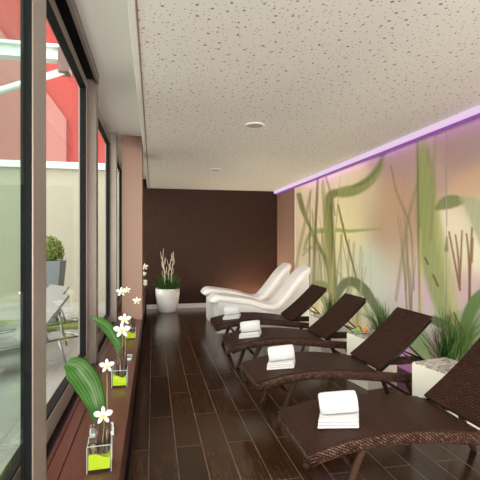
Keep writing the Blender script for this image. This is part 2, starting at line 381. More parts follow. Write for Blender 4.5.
# printed leaves and stems: points, widths, colour, opacity, softness
STROKES = [
 ([(420,120),(424,165),(427,215),(434,270),(444,310),(456,352)], [9,15,22,22,16,12], (150,168,88), .85, 2.5),
 ([(434,190),(440,235),(450,285),(458,330)], [4,9,10,7], (196,196,120), .7, 2.5),
 ([(417.5,130),(418,200),(419,260),(420,330)], [1.6,1.8,2,2], (92,88,48), .75, .8),
 ([(420.5,230),(420.5,280),(421,335)], [2,2.5,3], (208,205,110), .7, 1),
 ([(437,120),(434,160),(433,200),(431,240)], [2,4,5,3], (150,150,95), .6, 1.2),
 ([(428,150),(430,165)], [2,3], (110,80,110), .4, 2),
 ([(391,166),(396,190),(404,210),(411,232),(414,290)], [1.5,1.5,1.6,1.6,1.4], (120,108,66), .7, .8),
 ([(417,185),(409,215),(403,250),(396,300)], [2,3,3,3], (128,122,80), .55, 1.2),
 ([(407,235),(406,290)], [2,2], (130,120,80), .5, 1),
 ([(384,150),(380,165),(371,179),(357,189),(344,192),(336,193)], [5,7,10,11,11,7], (142,156,70), .9, 1.2),
 ([(384,150),(378,168),(366,181),(352,187)], [3,3,3,2], (100,112,56), .8, 1),
 ([(334,193),(329,200),(329,225),(332,265),(336,305)], [8,9,9,8,6], (128,146,62), .9, 1.2),
 ([(331,205),(333,250),(336,300)], [2,2,2], (78,98,36), .8, .8),
 ([(338,205),(345,235),(353,265),(361,298)], [1.6,1.8,1.8,1.6], (104,80,36), .9, .6),
 ([(318,175),(316,215),(315,250),(314,290)], [2.4,2.4,2.2,2], (104,100,46), .85, .8),
 ([(326,177),(331,195),(335,215)], [2,1.6,1.4], (120,104,50), .7, .8),
 ([(323,180),(325,220),(329,280),(334,320)], [3,4,4,3], (190,190,120), .8, 1.2),
 ([(299,195),(303,210),(309,225),(316,240),(326,262),(332,292)], [5,5,3,3,3,3], (112,124,58), .85, .8),
 ([(311,190),(308,205),(305,222),(300,245),(296,268)], [2,3,3,3,2], (168,160,104), .7, 1),
 ([(304,250),(309,236),(318,231),(330,231)], [2,4,5,4], (152,176,84), .8, .8),
 ([(337,230),(350,231),(365,230),(382,229)], [4,3.2,2.4,1.2], (168,190,88), .85, .8),
 ([(303,255),(310,248),(320,250),(330,262)], [2,3,3,3], (128,150,100), .6, 1.2),
 ([(341,235),(341,290)], [1.5,1.6], (150,140,80), .6, 1), ([(349,240),(348,288)], [1.5,1.6], (150,140,80), .6, 1),
 ([(354,243),(352,290)], [1.5,1.6], (150,140,80), .6, 1), ([(361,247),(358,292)], [1.3,1.6], (150,140,80), .5, 1),
 ([(325,262),(338,272),(348,290),(352,310)], [2,2,3,4], (150,160,110), .6, 1.2),
 ([(337,300),(341,288),(347,282),(356,283),(366,292),(374,305),(384,322),(396,330)], [4,8,9,10,10,8,7,5], (80,106,48), .95, .7),
 ([(308,290),(316,284),(326,286),(336,296)], [3,6,7,6], (104,138,74), .85, 1.2),
 ([(330,300),(340,320),(350,345)], [6,10,14], (120,150,80), .7, 2),
 ([(360,300),(372,318),(380,340)], [4,6,8], (150,170,70), .7, 1.4),
 ([(437,208),(446,203),(455,201),(463,201)], [5,13,12,5], (122,136,66), .9, 1),
 ([(463,199),(472,205),(480,216),(492,240)], [7,15,22,26], (186,190,152), .8, 2),
 ([(446,165),(447,225)], [1,1], (140,110,110), .5, .8), ([(447,237),(446.5,250)], [1.5,4], (90,120,70), .8, .8),
 ([(425,258),(428,264)], [2,2], (90,60,40), .9, .6), ([(433,275),(438,286)], [2,2], (90,60,40), .9, .6),
 ([(449,232),(454,258),(460,290)], [1.8,2,2.4], (140,100,52), .95, .5),
 ([(455.5,235),(458,255),(460,285)], [1.8,2,2.2], (150,108,58), .95, .5),
 ([(462,231),(461,255),(459.5,285)], [1.8,2,2.2], (150,108,58), .95, .5),
 ([(466.5,234),(468.5,255),(470,300)], [1.8,2,2.4], (140,100,52), .95, .5),
 ([(472,228),(471,250),(469,300)], [2,2.2,2.4], (130,92,48), .95, .5),
 ([(473,238),(472,262)], [1.6,1.8], (150,108,58), .9, .5),
 ([(434,320),(446,326),(455,334),(462,345)], [9,10,9,6], (72,98,52), .9, .8),
 ([(486,294),(476,302),(468,316),(464,335),(462,352)], [16,14,12,12,10], (84,128,62), .95, .8),
 ([(454,313),(462,330),(472,346)], [2,2.5,3], (48,50,24), .95, .6),
 ([(448,318),(452,335),(456,356)], [6,7,8], (92,98,44), .9, 1),
 ([(400,318),(410,330),(420,345),(426,360)], [12,18,22,20], (110,156,84), .75, 2.5),
 ([(376,300),(383,315),(391,335)], [4,6,7], (112,136,70), .75, 1.4),
]
_r = random.Random(21)
def fan(cx, cy, n, h, spread, cols, w0=1.6, w1=3.2):     # printed clumps of long thin leaves
    for _ in range(n):
        a = _r.uniform(-spread, spread); hh_ = h*_r.uniform(0.45, 1.1); bx_ = cx+_r.uniform(-5, 5); w_ = _r.uniform(w0, w1)
        STROKES.append(([(bx_, cy), (bx_+a*hh_*0.35, cy-hh_*0.5), (bx_+a*hh_*(0.95), cy-hh_*(1-0.25*abs(a)))], [w_, w_*0.9, 0.5], _r.choice(cols), _r.uniform(.55, .9), .6))
_gd = [(70,98,40), (92,122,52), (56,80,34), (128,148,74)]
fan(334, 322, 16, 42, 0.9, _gd); fan(386, 338, 14, 34, 0.9, _gd); fan(462, 356, 18, 46, 0.8, _gd, 2, 4.5); fan(330, 330, 14, 150, 0.12, [(170,160,96), (140,140,74), (188,176,120), (110,104,50)], 1, 2.2)
fan(312, 325, 8, 130, 0.12, [(170,160,96), (120,116,60)], 1, 2); fan(358, 330, 6, 95, 0.15, [(180,176,120), (150,150,90)], 1, 2); fan(408, 335, 7, 130, 0.12, [(150,136,96), (136,130,86)], 1, 2.4)
def seg_dist(P, a, b, wa, wb):
    a = np.array(a, float); b = np.array(b, float); ab = b-a; t = np.clip(((P-a)@ab)/max(ab@ab, 1e-6), 0, 1)
    d = np.hypot(*(P-(a+t[:, None]*ab)).T); return d-(wa+(wb-wa)*t)/2
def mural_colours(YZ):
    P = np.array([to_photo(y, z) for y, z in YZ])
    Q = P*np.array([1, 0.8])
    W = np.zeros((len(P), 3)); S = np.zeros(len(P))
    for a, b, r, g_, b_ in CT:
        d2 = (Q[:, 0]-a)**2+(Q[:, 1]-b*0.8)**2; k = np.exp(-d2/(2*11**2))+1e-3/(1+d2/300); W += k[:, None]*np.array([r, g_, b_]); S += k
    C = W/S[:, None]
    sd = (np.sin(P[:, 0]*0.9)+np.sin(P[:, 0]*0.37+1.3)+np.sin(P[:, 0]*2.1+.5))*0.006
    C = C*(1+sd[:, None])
    for pts, wd, col, al, soft in STROKES:
        sp = np.array(pts, float); D = np.full(len(P), 1e9)
        cur = bezier([(p[0], p[1], w_) for p, w_ in zip(pts, wd)], 5) if len(pts) > 2 else [Vector((p[0], p[1], w_)) for p, w_ in zip(pts, wd)]
        lo = sp.min(0)-30; hi = sp.max(0)+30
        idx = np.where((P[:, 0] > lo[0]) & (P[:, 0] < hi[0]) & (P[:, 1] > lo[1]) & (P[:, 1] < hi[1]))[0]
        if len(idx) == 0: continue
        Dm = np.full(len(idx), 1e9); PP = P[idx]
        for p, q in zip(cur, cur[1:]): Dm = np.minimum(Dm, seg_dist(PP, (p.x, p.y), (q.x, q.y), p.z, q.z))
        aa = al*np.clip(0.5-Dm/(2*soft), 0, 1); c = np.array([s2l(x) for x in col])*0.86+np.array([0.35, 0.27, 0.17])*0.14
        shade = 0.86+0.04*np.sin(PP[:, 0]*1.1+PP[:, 1]*0.12)
        C[idx] = C[idx]*(1-aa[:, None])+(c[None, :]*shade[:, None])*aa[:, None]
    return np.clip(C, 0, 1)
M_mural = bpy.data.materials.new('mural_print'); M_mural.use_nodes = True
at = N(M_mural, 'ShaderNodeVertexColor'); at.layer_name = 'print'
bb = B(M_mural); L(M_mural, mix(M_mural, 1.0, at.outputs[0], (0.62, 0.60, 0.56), 'MULTIPLY'), bb.inputs['Base Color']); L(M_mural, at.outputs[0], bb.inputs['Emission Color'])
MURAL_E = 0.34
bb.inputs['Emission Strength'].default_value = MURAL_E; bb.inputs['Roughness'].default_value = 0.30
joints = [8.86, 7.17, 5.57, 3.97, 2.37, 0.77]
mlab = ['backlit glass wall panel at far end, printed with crossing reeds, beside the white loungers',
        'backlit glass wall panel printed with a curving green leaf over cream, behind the cube tables',
        'backlit glass wall panel printed with one broad upright leaf over tan, second nearest',
        'backlit glass wall panel printed with brown sticks at right edge of the photo',
        'backlit glass wall panel running out of the frame beside the nearest lounger']
for k in range(4):
    y1, y0 = joints[k], joints[k+1]; a0, a1 = y0+0.004, y1-0.004; z0, z1 = 0.012, 2.79
    step = (0.022, 0.018, 0.014, 0.012)[k]
    ny = int((a1-a0)/step); nz = int((z1-z0)/step)
    ys = np.linspace(a0, a1, ny+1); zs = np.linspace(z0, z1, nz+1)
    V = [(XM, y, z) for y in ys for z in zs]; nf = nz+1
    F = [(i*nf+j, i*nf+j+1, (i+1)*nf+j+1, (i+1)*nf+j) for i in range(ny) for j in range(nz)]
    nv = len(V)
    V += [(XM+0.012, a0, z0), (XM+0.012, a0, z1), (XM+0.012, a1, z1), (XM+0.012, a1, z0)]
    F += [(nv, nv+3, nv+2, nv+1)]
    F += [tuple([nv, nv+1]+[j for j in range(nz, -1, -1)]), tuple([nv+3]+[ny*nf+j for j in range(nz+1)]+[nv+2]),
          tuple([nv+1, nv+2]+[i*nf+nz for i in range(ny, -1, -1)]), tuple([nv+3, nv]+[i*nf for i in range(ny+1)])]
    me = bpy.data.meshes.new('mural_panel'); me.from_pydata(V, [], F); me.update()
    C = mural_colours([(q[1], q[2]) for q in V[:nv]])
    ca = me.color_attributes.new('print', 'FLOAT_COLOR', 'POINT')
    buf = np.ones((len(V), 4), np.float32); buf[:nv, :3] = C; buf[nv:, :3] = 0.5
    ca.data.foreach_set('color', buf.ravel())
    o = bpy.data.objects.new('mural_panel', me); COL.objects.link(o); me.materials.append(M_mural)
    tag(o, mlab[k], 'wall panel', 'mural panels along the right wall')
o = obj('mural_panel', bx(XM, XM+0.012, YF+0.01, joints[4]-0.004, 0.012, 2.79), mat('mural_plain', (0.6, 0.55, 0.48), 0.3)); tag(o, mlab[4], 'wall panel', 'mural panels along the right wall')
struct('trim_3', bx(XM-0.005, XM+0.02, 8.862, 8.885, 0, 2.79), M_trim)

# LED strip in the cove between the mural and the ceiling
led = thing('light_strip', 'long violet light strip where the glass mural meets the ceiling', 'light strip', (XM, 3.6, 2.8))
obj('diffuser', bx(-0.075, 0.015, YF-3.55, 6.68, 0.022, 0.078), M_led, led)
obj('violet_channel', bx(-0.03, 0.018, YF-3.55, 6.68, -0.008, 0.022), M_led2, led)

# ------------------------------------------------------------------ ceiling fittings
t = thing('ceiling_speaker', 'round grey grille set in the perforated ceiling, the nearer of two', 'ceiling speaker', (0.0, 0, H))
t.location = (1.09, 4.50, H)
bm = bmesh.new(); lathe(bm, [(0, -0.012), (0.085, -0.012), (0.09, -0.008), (0.09, 0.0), (0, 0.0)]); obj('grille', bm, mat('grille_grey', (0.40, 0.40, 0.39), 0.6), t, smooth=False)
bm = bmesh.new(); lathe(bm, [(0.09, 0), (0.09, -0.014), (0.108, -0.010), (0.112, 0), (0.09, 0)]); obj('rim', bm, M_trim, t)
dup(t, (1.08, 7.4, H), 0, 'round grille in the ceiling nearer the dark back wall')

# ------------------------------------------------------------------ rattan loungers
RX = [0.0, 0.06, 0.25, 0.5, 0.75, 1.0, 1.13, 1.4, 1.7, 1.9]
RZ = [0.405, 0.425, 0.468, 0.488, 0.478, 0.448, 0.43, 0.40, 0.385, 0.385]
LW = 0.62
def rz_(x): return interp(x, RX, RZ)
def sheet(bm, fx, n, y0, y1, thick, m=8, sag=0.0):
    """sheet along a path fx(t)->(x,z), with UVs in metres"""
    uvl = bm.loops.layers.uv.verify(); pts = [fx(i/n) for i in range(n+1)]; ln = [0]
    for a, b in zip(pts, pts[1:]): ln.append(ln[-1]+math.hypot(b[0]-a[0], b[1]-a[1]))
    top = []; bot = []
    for i, (x, z) in enumerate(pts):
        a = pts[max(i-1, 0)]; b = pts[min(i+1, n)]; t_ = Vector((b[0]-a[0], 0, b[1]-a[1])).normalized(); nn = Vector((-t_.z, 0, t_.x))
        top.append([bm.verts.new(Vector((x, y0+(y1-y0)*j/m, z))-nn*sag*math.sin(PI*j/m)) for j in range(m+1)])
        bot.append([bm.verts.new(Vector((x, y0+(y1-y0)*j/m, z))-nn*(thick+sag*math.sin(PI*j/m))) for j in range(m+1)])
    def f(vs, uvs):
        fc = bm.faces.new(vs)
        for lp, uv in zip(fc.loops, uvs): lp[uvl].uv = uv
    Y = lambda j: (y1-y0)*j/m
    for i in range(n):
        for j in range(m):
            uv = [(Y(j), ln[i]), (Y(j), ln[i+1]), (Y(j+1), ln[i+1]), (Y(j+1), ln[i])]
            f((top[i][j], top[i+1][j], top[i+1][j+1], top[i][j+1]), uv); f((bot[i][j], bot[i+1][j], bot[i+1][j+1], bot[i][j+1]), uv)
        for j in (0, m): f((top[i][j], top[i+1][j], bot[i+1][j], bot[i][j]), [(ln[i], 0), (ln[i+1], 0), (ln[i+1], thick), (ln[i], thick)])
    for i in (0, n):
        for j in range(m): f((top[i][j], top[i][j+1], bot[i][j+1], bot[i][j]), [(Y(j), 0), (Y(j+1), 0), (Y(j+1), thick), (Y(j), thick)])
def make_lounger(label):
    t = thing('rattan_lounger', label, 'sun lounger', (0, 0, 0), 0, 'brown rattan loungers in a row')
    hw = 0.027; hh = 0.043; zc = lambda x: rz_(x)-hh
    # frame: two side rails and end bars in one closed loop
    xs = list(np.linspace(0.05, 1.86, 30)); pts = []
    pts += [Vector((x, hw, zc(x))) for x in xs]
    pts += [Vector((1.89, hw+0.012, zc(1.88))), Vector((1.9, hw+0.05, zc(1.9)))]
    pts += [Vector((1.9, LW*k/4, zc(1.9))) for k in (1, 2, 3)]
    pts += [Vector((1.9, LW-hw-0.05, zc(1.9))), Vector((1.89, LW-hw-0.012, zc(1.88)))]
    pts += [Vector((x, LW-hw, zc(x))) for x in xs[::-1]]
    pts += [Vector((0.035, LW-hw-0.006, zc(0.0))), Vector((0.026, LW-hw-0.03, zc(0)))]
    pts += [Vector((0.026, LW*k/4, zc(0))) for k in (3, 2, 1)]
    pts += [Vector((0.026, hw+0.03, zc(0))), Vector((0.035, hw+0.006, zc(0.0)))]
    bm = bmesh.new(); tube(bm, pts, 0, 14, (hw, hh, 0.7), closed=True)
    obj('frame', bm, M_braid, t, smooth=True)
    bm = bmesh.new(); sheet(bm, lambda s: (0.003+1.10*s, rz_(0.003+1.10*s)+0.004), 26, 0.003, LW-0.003, 0.012, sag=0.0)
    obj('seat', bm, M_weave, t, smooth=False)
    def back(s):
        x = 1.135+0.54*s; z = 0.455+0.462*s-0.022*math.sin(PI*s)
        return x, z
    bm = bmesh.new(); sheet(bm, back, 14, 0.03, LW-0.03, 0.026)
    b = obj('backrest', bm, M_weave_back, t, bevel=0.006)
    bm = bmesh.new()
    for y in (0.045, LW-0.045): tube(bm, [(x+0.02, y, z-0.04) for x, z in (back(0), back(0.5), back(0.98))], 0.012, 8)
    tube(bm, [(back(.98)[0]+.02, 0.045, back(.98)[1]-.04), (back(.98)[0]+.02, LW-.045, back(.98)[1]-.04)], 0.012, 8)
    obj('backrest_frame', bm, M_black, b, smooth=True)
    bm = bmesh.new(); tube(bm, [(1.125, 0.03, 0.425), (1.125, LW-0.03, 0.425)], 0.011, 8); obj('hinge_bar', bm, M_black, t, smooth=True)
    for y in (0.075, LW-0.075):
        bm = bmesh.new(); x, z = back(0.55)
        tube(bm, [(x+0.03, y, z-0.04), (1.62, y, 0.50), (1.80, y, 0.375)], 0.009, 8); obj('support_strut', bm, M_black, t, smooth=True)
    bm = bmesh.new(); tube(bm, [(1.62, 0.075, 0.50), (1.62, LW-0.075, 0.50)], 0.009, 8); obj('support_crossbar', bm, M_black, t, smooth=True)
    for y in (0.04, LW-0.04):
        for pp in ([(0.40, 0.44), (0.36, 0.40), (0.30, 0.28), (0.245, 0.13), (0.20, 0.012)], [(1.40, 0.36), (1.44, 0.30), (1.50, 0.16), (1.56, 0.012)]):
            bm = bmesh.new(); P = bezier([(a, y, z) for a, z in pp], 5); tube(bm, P, 0.024, 10); lg = obj('leg', bm, M_rope, t, smooth=True)
            bm = bmesh.new(); lathe(bm, [(0, 0), (0.022, 0), (0.022, 0.014), (0, 0.014)], 12, (pp[-1][0], y, 0)); obj('foot_cap', bm, M_black, lg)
    for x, z in ((0.30, 0.28), (1.50, 0.16)):
        bm = bmesh.new(); tube(bm, [(x, 0.04, z), (x, LW-0.04, z)], 0.015, 8); obj('stretcher', bm, M_rope, t, smooth=True)
    for x in (0.45, 1.0):
        bm = bmesh.new(); box(bm, x, x+0.04, 0.04, LW-0.04, rz_(x)-0.06, rz_(x)-0.026); obj('seat_slat', bm, M_black, t)
    return t
LY = [2.24, 3.46, 4.71, 5.93]; LXF = 0.85
lab = ['brown rattan lounger nearest the viewer, its backrest cut by the right edge of the photo',
       'brown rattan lounger second from the viewer, its backrest against the printed broad leaf',
       'brown rattan lounger third from the viewer, just beyond the table with the fruit plate',
       'brown rattan lounger farthest from the viewer, next to the white sculpted loungers']
lo = make_lounger(lab[0]); lo.location = (LXF, LY[0], 0)
for k in (1, 2, 3): dup(lo, (LXF+0.005*k, LY[k], 0), 0, lab[k])

# ------------------------------------------------------------------ towels
def make_fold(label):
    bm = bmesh.new(); w_, d_ = 0.245, 0.24
    for k in range(3):
        z0 = 0.001+k*0.0165; e = 0.004*k
        n = 10; pts = []
        # one folded layer: rounded on the front edge
        for i in range(7):
            a = -PI/2-PI*i/6; pts.append((-d_/2+0.008+0.008*math.cos(a)*1.0+e, z0+0.0075+0.0075*math.sin(a)))
        pts += [(d_/2-e, z0+0.0148), (d_/2+0.004-e, z0+0.0075), (d_/2-e, z0)]
        a_ = [bm.verts.new((-w_/2+e, p[0], p[1])) for p in pts]; b_ = [bm.verts.new((w_/2-e*0.5, p[0], p[1])) for p in pts]
        bm.faces.new(a_); bm.faces.new(b_[::-1])
        for i in range(len(pts)): bm.faces.new((a_[i], b_[i], b_[(i+1) % len(pts)], a_[(i+1) % len(pts)]))
    o = obj('folded_towel', bm, M_towel, bevel=0.003, smooth=False); return tag(o, label, 'towel', 'folded white towels')
def make_roll(label):
    """spiral roll, axis along x"""
    bm = bmesh.new(); turns = 4.0; n = 110; r0, r1 = 0.008, 0.061; th = 0.011; ln = 0.235
    def P(s, off):
        a = s*turns*2*PI; r = r0+(r1-r0)*s+off
        return (math.cos(a-2.2)*r*1.06, math.sin(a-2.2)*r*0.98)
    def ring(x, i, ends, sc):
        s = i/n; y, z = P(s, 0); y2, z2 = P(s, th)
        return bm.verts.new((x, y*sc, z*sc)), bm.verts.new((x, y2*sc, z2*sc))
    nx = 6; cols = []
    for i in range(n+1):
        row = []
        for j in range(nx+1):
            x = ln*(-0.5, -0.455, -0.3, 0, 0.3, 0.455, 0.5)[j]; w_ = 0.0015*math.sin(i*0.35) if j in (0, nx) else 0
            row.append(ring(x+w_, i, 0, (0.84, 0.97, 1, 1, 1, 0.97, 0.84)[j]))
        cols.append(row)
    for i in range(n):
        for j in range(nx):
            a, b, c, d = cols[i][j], cols[i+1][j], cols[i+1][j+1], cols[i][j+1]
            bm.faces.new((a[1], b[1], c[1], d[1])); bm.faces.new((a[0], d[0], c[0], b[0]))
        for j in (0, nx): bm.faces.new((cols[i][j][0], cols[i+1][j][0], cols[i+1][j][1], cols[i][j][1]))
    for i in (0, n):
        for j in range(nx): bm.faces.new((cols[i][j][0], cols[i][j][1], cols[i][j+1][1], cols[i][j+1][0]))
    o = obj('rolled_towel', bm, M_towel, smooth=False); 
    for p in o.data.polygons: p.use_smooth = abs(p.normal.x) < 0.5
    return tag(o, label, 'towel', 'rolled white towels')
ordw = ['nearest', 'second nearest', 'third nearest', 'farthest']
F0 = R0 = None
for k, y in enumerate(LY):
    tx, ty = LXF+0.30, y+0.25; tz = rz_(0.265)+0.001; rz = math.radians((-27, -22, -22, -18)[k]); tilt = -0.13
    lf = 'flat folded white towel under the rolled one on the %s rattan lounger' % ordw[k]
    lr = 'rolled white towel lying on a folded one on the %s rattan lounger' % ordw[k]
    if k == 0: f = F0 = make_fold(lf); r = R0 = make_roll(lr)
    else:
        f = F0.copy(); COL.objects.link(f); f['label'] = lf; r = R0.copy(); COL.objects.link(r); r['label'] = lr
    f.location = (tx, ty, tz); f.rotation_euler = (0, tilt, rz)
    r.location = (tx+0.003, ty+0.022, tz+0.050+0.062); r.rotation_euler = (0, tilt, rz+0.14)

# ------------------------------------------------------------------ side tables (white cubes with mosaic tops)
def make_cube(label, s=0.39, h=0.55):
    t = thing('cube_table', label, 'side table', group='white cube side tables')
    obj('body', bx(-s/2, s/2, -s/2, s/2, 0.0, h-0.012), M_cube, t, bevel=0.004)
    obj('mosaic_top', bx(-s/2+0.004, s/2-0.004, -s/2+0.004, s/2-0.004, h-0.012, h), M_mosaic, t, bevel=0.002)
    return t
c0 = make_cube('white cube side table with mosaic top, nearest the viewer'); c0.location = (2.455, 3.18, 0); c0.rotation_euler = (0, 0, 0.187)
dup(c0, (2.43, 4.41, 0), 0.15, 'white cube side table carrying the plate of fruit')
dup(c0, (2.43, 5.64, 0), 0.08, 'white cube side table farthest from the viewer, beside the last rattan lounger')

# plate of fruit
PX, PY, PZ = 2.355, 4.49, 0.551
bm = bmesh.new(); lathe(bm, [(0, 0), (0.05, 0), (0.075, 0.012), (0.115, 0.026), (0.117, 0.029), (0.07, 0.017), (0.045, 0.007), (0, 0.007)], 32)
o = obj('fruit_plate', bm, mat('plate_porcelain', (0.72, 0.74, 0.68), 0.2), smooth=True, loc=(PX, PY, PZ)); tag(o, 'shallow pale plate holding fruit on the middle cube table', 'plate')
def fruit(name, x, y, z, r, c, label, sz=1.0, part=True):
    bm = bmesh.new(); prof = []
    for i in range(13):
        a = -PI/2+PI*i/12; rr = r*math.cos(a); zz = r*sz*math.sin(a)
        if a > 1.0: zz -= r*0.25*((a-1.0)/0.57)
        prof.append((max(rr, 0) if i not in (0, 12) else 0, zz))
    lathe(bm, prof, 16)
    o = obj(name, bm, mat(name+'_skin', c, 0.3), smooth=True, loc=(x, y, z))
    bm = bmesh.new(); tube(bm, [(0, 0, r*sz*0.6), (0.003, 0, r*sz+0.008)], 0.0025, 6); obj('stalk', bm, M_bark, parent=o)
    return tag(o, label, 'fruit', 'fruit on the plate')
fruit('red_apple', PX-0.02, PY+0.03, PZ+0.010+0.034, 0.034, (0.55, 0.04, 0.02), 'red apple on the pale plate')
fruit('green_apple', PX-0.055, PY-0.02, PZ+0.015+0.032, 0.032, (0.20, 0.42, 0.03), 'green apple at the left of the plate')
fruit('lemon', PX+0.048, PY-0.012, PZ+0.013+0.029, 0.029, (0.85, 0.62, 0.06), 'yellow lemon at the right of the plate')
fruit('orange', PX+0.01, PY-0.05, PZ+0.0135+0.027, 0.027, (0.80, 0.28, 0.03), 'orange at the front of the plate')

# ------------------------------------------------------------------ white sculpted loungers
CX = [-0.035, 0.03, 0.12, 0.28, 0.50, 0.75, 0.98, 1.12, 1.22, 1.38, 1.62, 1.82]
CZ = [0.56, 0.635, 0.672, 0.655, 0.625, 0.58, 0.50, 0.48, 0.52, 0.70, 1.00, 1.17]
def make_ceramic(label):
    t = thing('sculpted_lounger', label, 'lounger', group='white sculpted loungers')
    path = bezier([(x, 0, z) for x, z in zip(CX, CZ)], 4); W = 0.60
    bm = bmesh.new(); rings = []; n = len(path)
    for i, p in enumerate(path):
        a, b = path[max(i-1, 0)], path[min(i+1, n-1)]; tg = (b-a).normalized(); nn = Vector((-tg.z, 0, tg.x))
        e = min(i, n-1-i); th = 0.145*(0.5 if e == 0 else (0.8 if e == 1 else 1)); hw_ = W/2*(0.90 if e == 0 else (0.97 if e == 1 else 1)); ring = []
        # section: shallow dish on top with rolled edges
        for k in range(24):
            an = 2*PI*k/24; c, s = math.cos(an), math.sin(an)
            y = hw_*math.copysign(abs(c)**0.35, c); q = th/2*math.copysign(abs(s)**0.75, s)
            if s > 0: q -= 0.010*(1-(abs(y)/hw_)**2)
            ring.append(bm.verts.new(p-nn*th/2+nn*q+Vector((0, W/2+y, 0))))
        rings.append(ring)
    for A, Bq in zip(rings, rings[1:]):
        for k in range(24): bm.faces.new((A[k], A[(k+1) % 24], Bq[(k+1) % 24], Bq[k]))
    bm.faces.new(rings[0]); bm.faces.new(rings[-1][::-1])
    o = obj('shell', bm, M_ceramic, t, smooth=True)
    sb = o.modifiers.new('sub', 'SUBSURF'); sb.levels = 1; sb.render_levels = 1
    under = [(p.x, p.z-0.09) for p in path if 0.11 < p.x < 1.80]
    poly = [(0.11, 0.0)]+[(0.11, under[0][1])]+under+[(1.80, under[-1][1]), (1.80, 0.0)]
    bm = bmesh.new(); extrude_xz(bm, poly, 0.03, W-0.03)
    obj('plinth', bm, M_ceramic_base, t)
    return t
cl = make_ceramic('white sculpted lounger nearer the rattan row, in front of its twin'); cl.location = (1.0, 7.3, 0)
dup(cl, (1.0, 8.42, 0), 0, 'white sculpted lounger behind its twin, nearest the dark back wall')

# ------------------------------------------------------------------ plants
def blade(bm, base, direction, length, width, droop, n=6):
    d = Vector(direction).normalized(); side = d.cross(Vector((0, 0, 1)))
    side = side.normalized() if side.length > 0.05 else Vector((1, 0, 0)); prev = None; p = Vector(base)
    for i in range(n+1):
        s = i/n; w_ = width*(1-s**1.6)*0.5+0.0004
        a, b = bm.verts.new(p-side*w_), bm.verts.new(p+side*w_)
        if prev: bm.faces.new((prev[0], prev[1], b, a))
        prev = (a, b); d = (d+Vector((0, 0, -droop/n))).normalized(); p = p+d*length/n
def tuft(bm, c, n, length, width, spread, droop, r0=0.05, rnd=random):
    for k in range(n):
        a = rnd.uniform(0, 2*PI); q = rnd.uniform(0, r0); t_ = rnd.uniform(0.1, 1)*spread
        blade(bm, (c[0]+q*math.cos(a), c[1]+q*math.sin(a), c[2]), (math.cos(a)*t_, math.sin(a)*t_, 1), length*rnd.uniform(0.6, 1.1), width, droop*rnd.uniform(0.5, 1.4))
# white pot with grass and bleached branches
t = thing('potted_grass', 'round white pot with green grass and bleached branches by the dark back wall', 'potted plant', (0.33, 9.85, 0))
bm = bmesh.new(); lathe(bm, [(0, 0), (0.18, 0), (0.20, 0.02), (0.245, 0.20), (0.272, 0.40), (0.275, 0.54), (0.255, 0.54), (0.25, 0.50), (0, 0.50)], 40); obj('pot', bm, M_pot, t, smooth=True)
bm = bmesh.new(); lathe(bm, [(0, 0.5), (0.25, 0.5), (0.24, 0.515), (0, 0.525)], 24); obj('soil', bm, M_soil, t)
bm = bmesh.new(); rr = random.Random(3)
for k in range(26):
    a = rr.uniform(0, 2*PI); q = rr.uniform(0, 0.2); tuft(bm, (q*math.cos(a), q*math.sin(a), 0.51), 30, 0.40, 0.010, 1.2, 1.2, 0.04, rr)
for v_ in bm.verts: v_.co.y = min(v_.co.y, 0.40)
g = obj('grass', bm, M_grass, t); g['kind'] = 'stuff'
for k, (x, y, h, lean) in enumerate(((-0.06, 0, 0.95, -0.03), (0.0, 0.05, 0.85, 0.06), (0.09, 0, 0.88, 0.02), (-0.02, -0.04, 0.75, -0.08))):
    bm = bmesh.new(); P = [(x+lean*s*1.5+0.02*math.sin(s*7+k), y+0.02*math.cos(s*6+k), 0.5+h*s) for s in np.linspace(0, 1, 9)]
    tube(bm, P, [0.012*(1-0.6*s) for s in np.linspace(0, 1, 9)], 7)
    for j in (3, 4, 5, 6):
        q = Vector(P[j]); sg = 1 if (j+k) % 2 else -1
        tube(bm, [q, q+Vector((0.04*sg, 0.01, 0.07)), q+Vector((0.05*sg, 0.0, 0.17))], [0.007, 0.005, 0.003], 6)
    obj('branch', bm, M_branch, t, smooth=True)
# grass plants at the foot of the mural
for k, (x, y, h, n, lab_) in enumerate(((2.93, 4.98, 0.62, 150, 'spiky green grass plant at mural foot, just above the second nearest lounger backrest'),
                                   (2.93, 3.72, 0.72, 170, 'spiky green grass plant at right edge of photo behind the nearest cube table'),
                                   (2.93, 6.62, 0.55, 110, 'low green grass plant at mural foot beside the farthest rattan lounger'))):
    t = thing('grass_plant', lab_, 'plant', (x, y, 0), group='plants at the foot of the mural')
    bm = bmesh.new(); lathe(bm, [(0, 0), (0.07, 0), (0.09, 0.2), (0.085, 0.22), (0, 0.2)], 20); obj('pot', bm, M_soil, t, smooth=False)
    bm = bmesh.new(); rr = random.Random(10+k)
    for q in range(n):
        a = rr.uniform(0, 2*PI); t_ = rr.uniform(0.05, 0.75)
        dx = math.cos(a)*t_
        if dx > 0: dx *= 0.12
        blade(bm, (rr.uniform(-.05, .05), rr.uniform(-.06, .06), 0.19), (dx, math.sin(a)*t_*1.2, 1), h*rr.uniform(0.55, 1.1), 0.015, rr.uniform(0.2, 0.9)*(1 if dx < 0 else 0.0), 7)
    for v_ in bm.verts: v_.co.x = max(v_.co.x, -0.13+0.015*math.sin(v_.co.z*30+v_.co.y*40)); v_.co.x = min(v_.co.x, 0.12)
    g = obj('grass', bm, M_grass, t); g['kind'] = 'stuff'

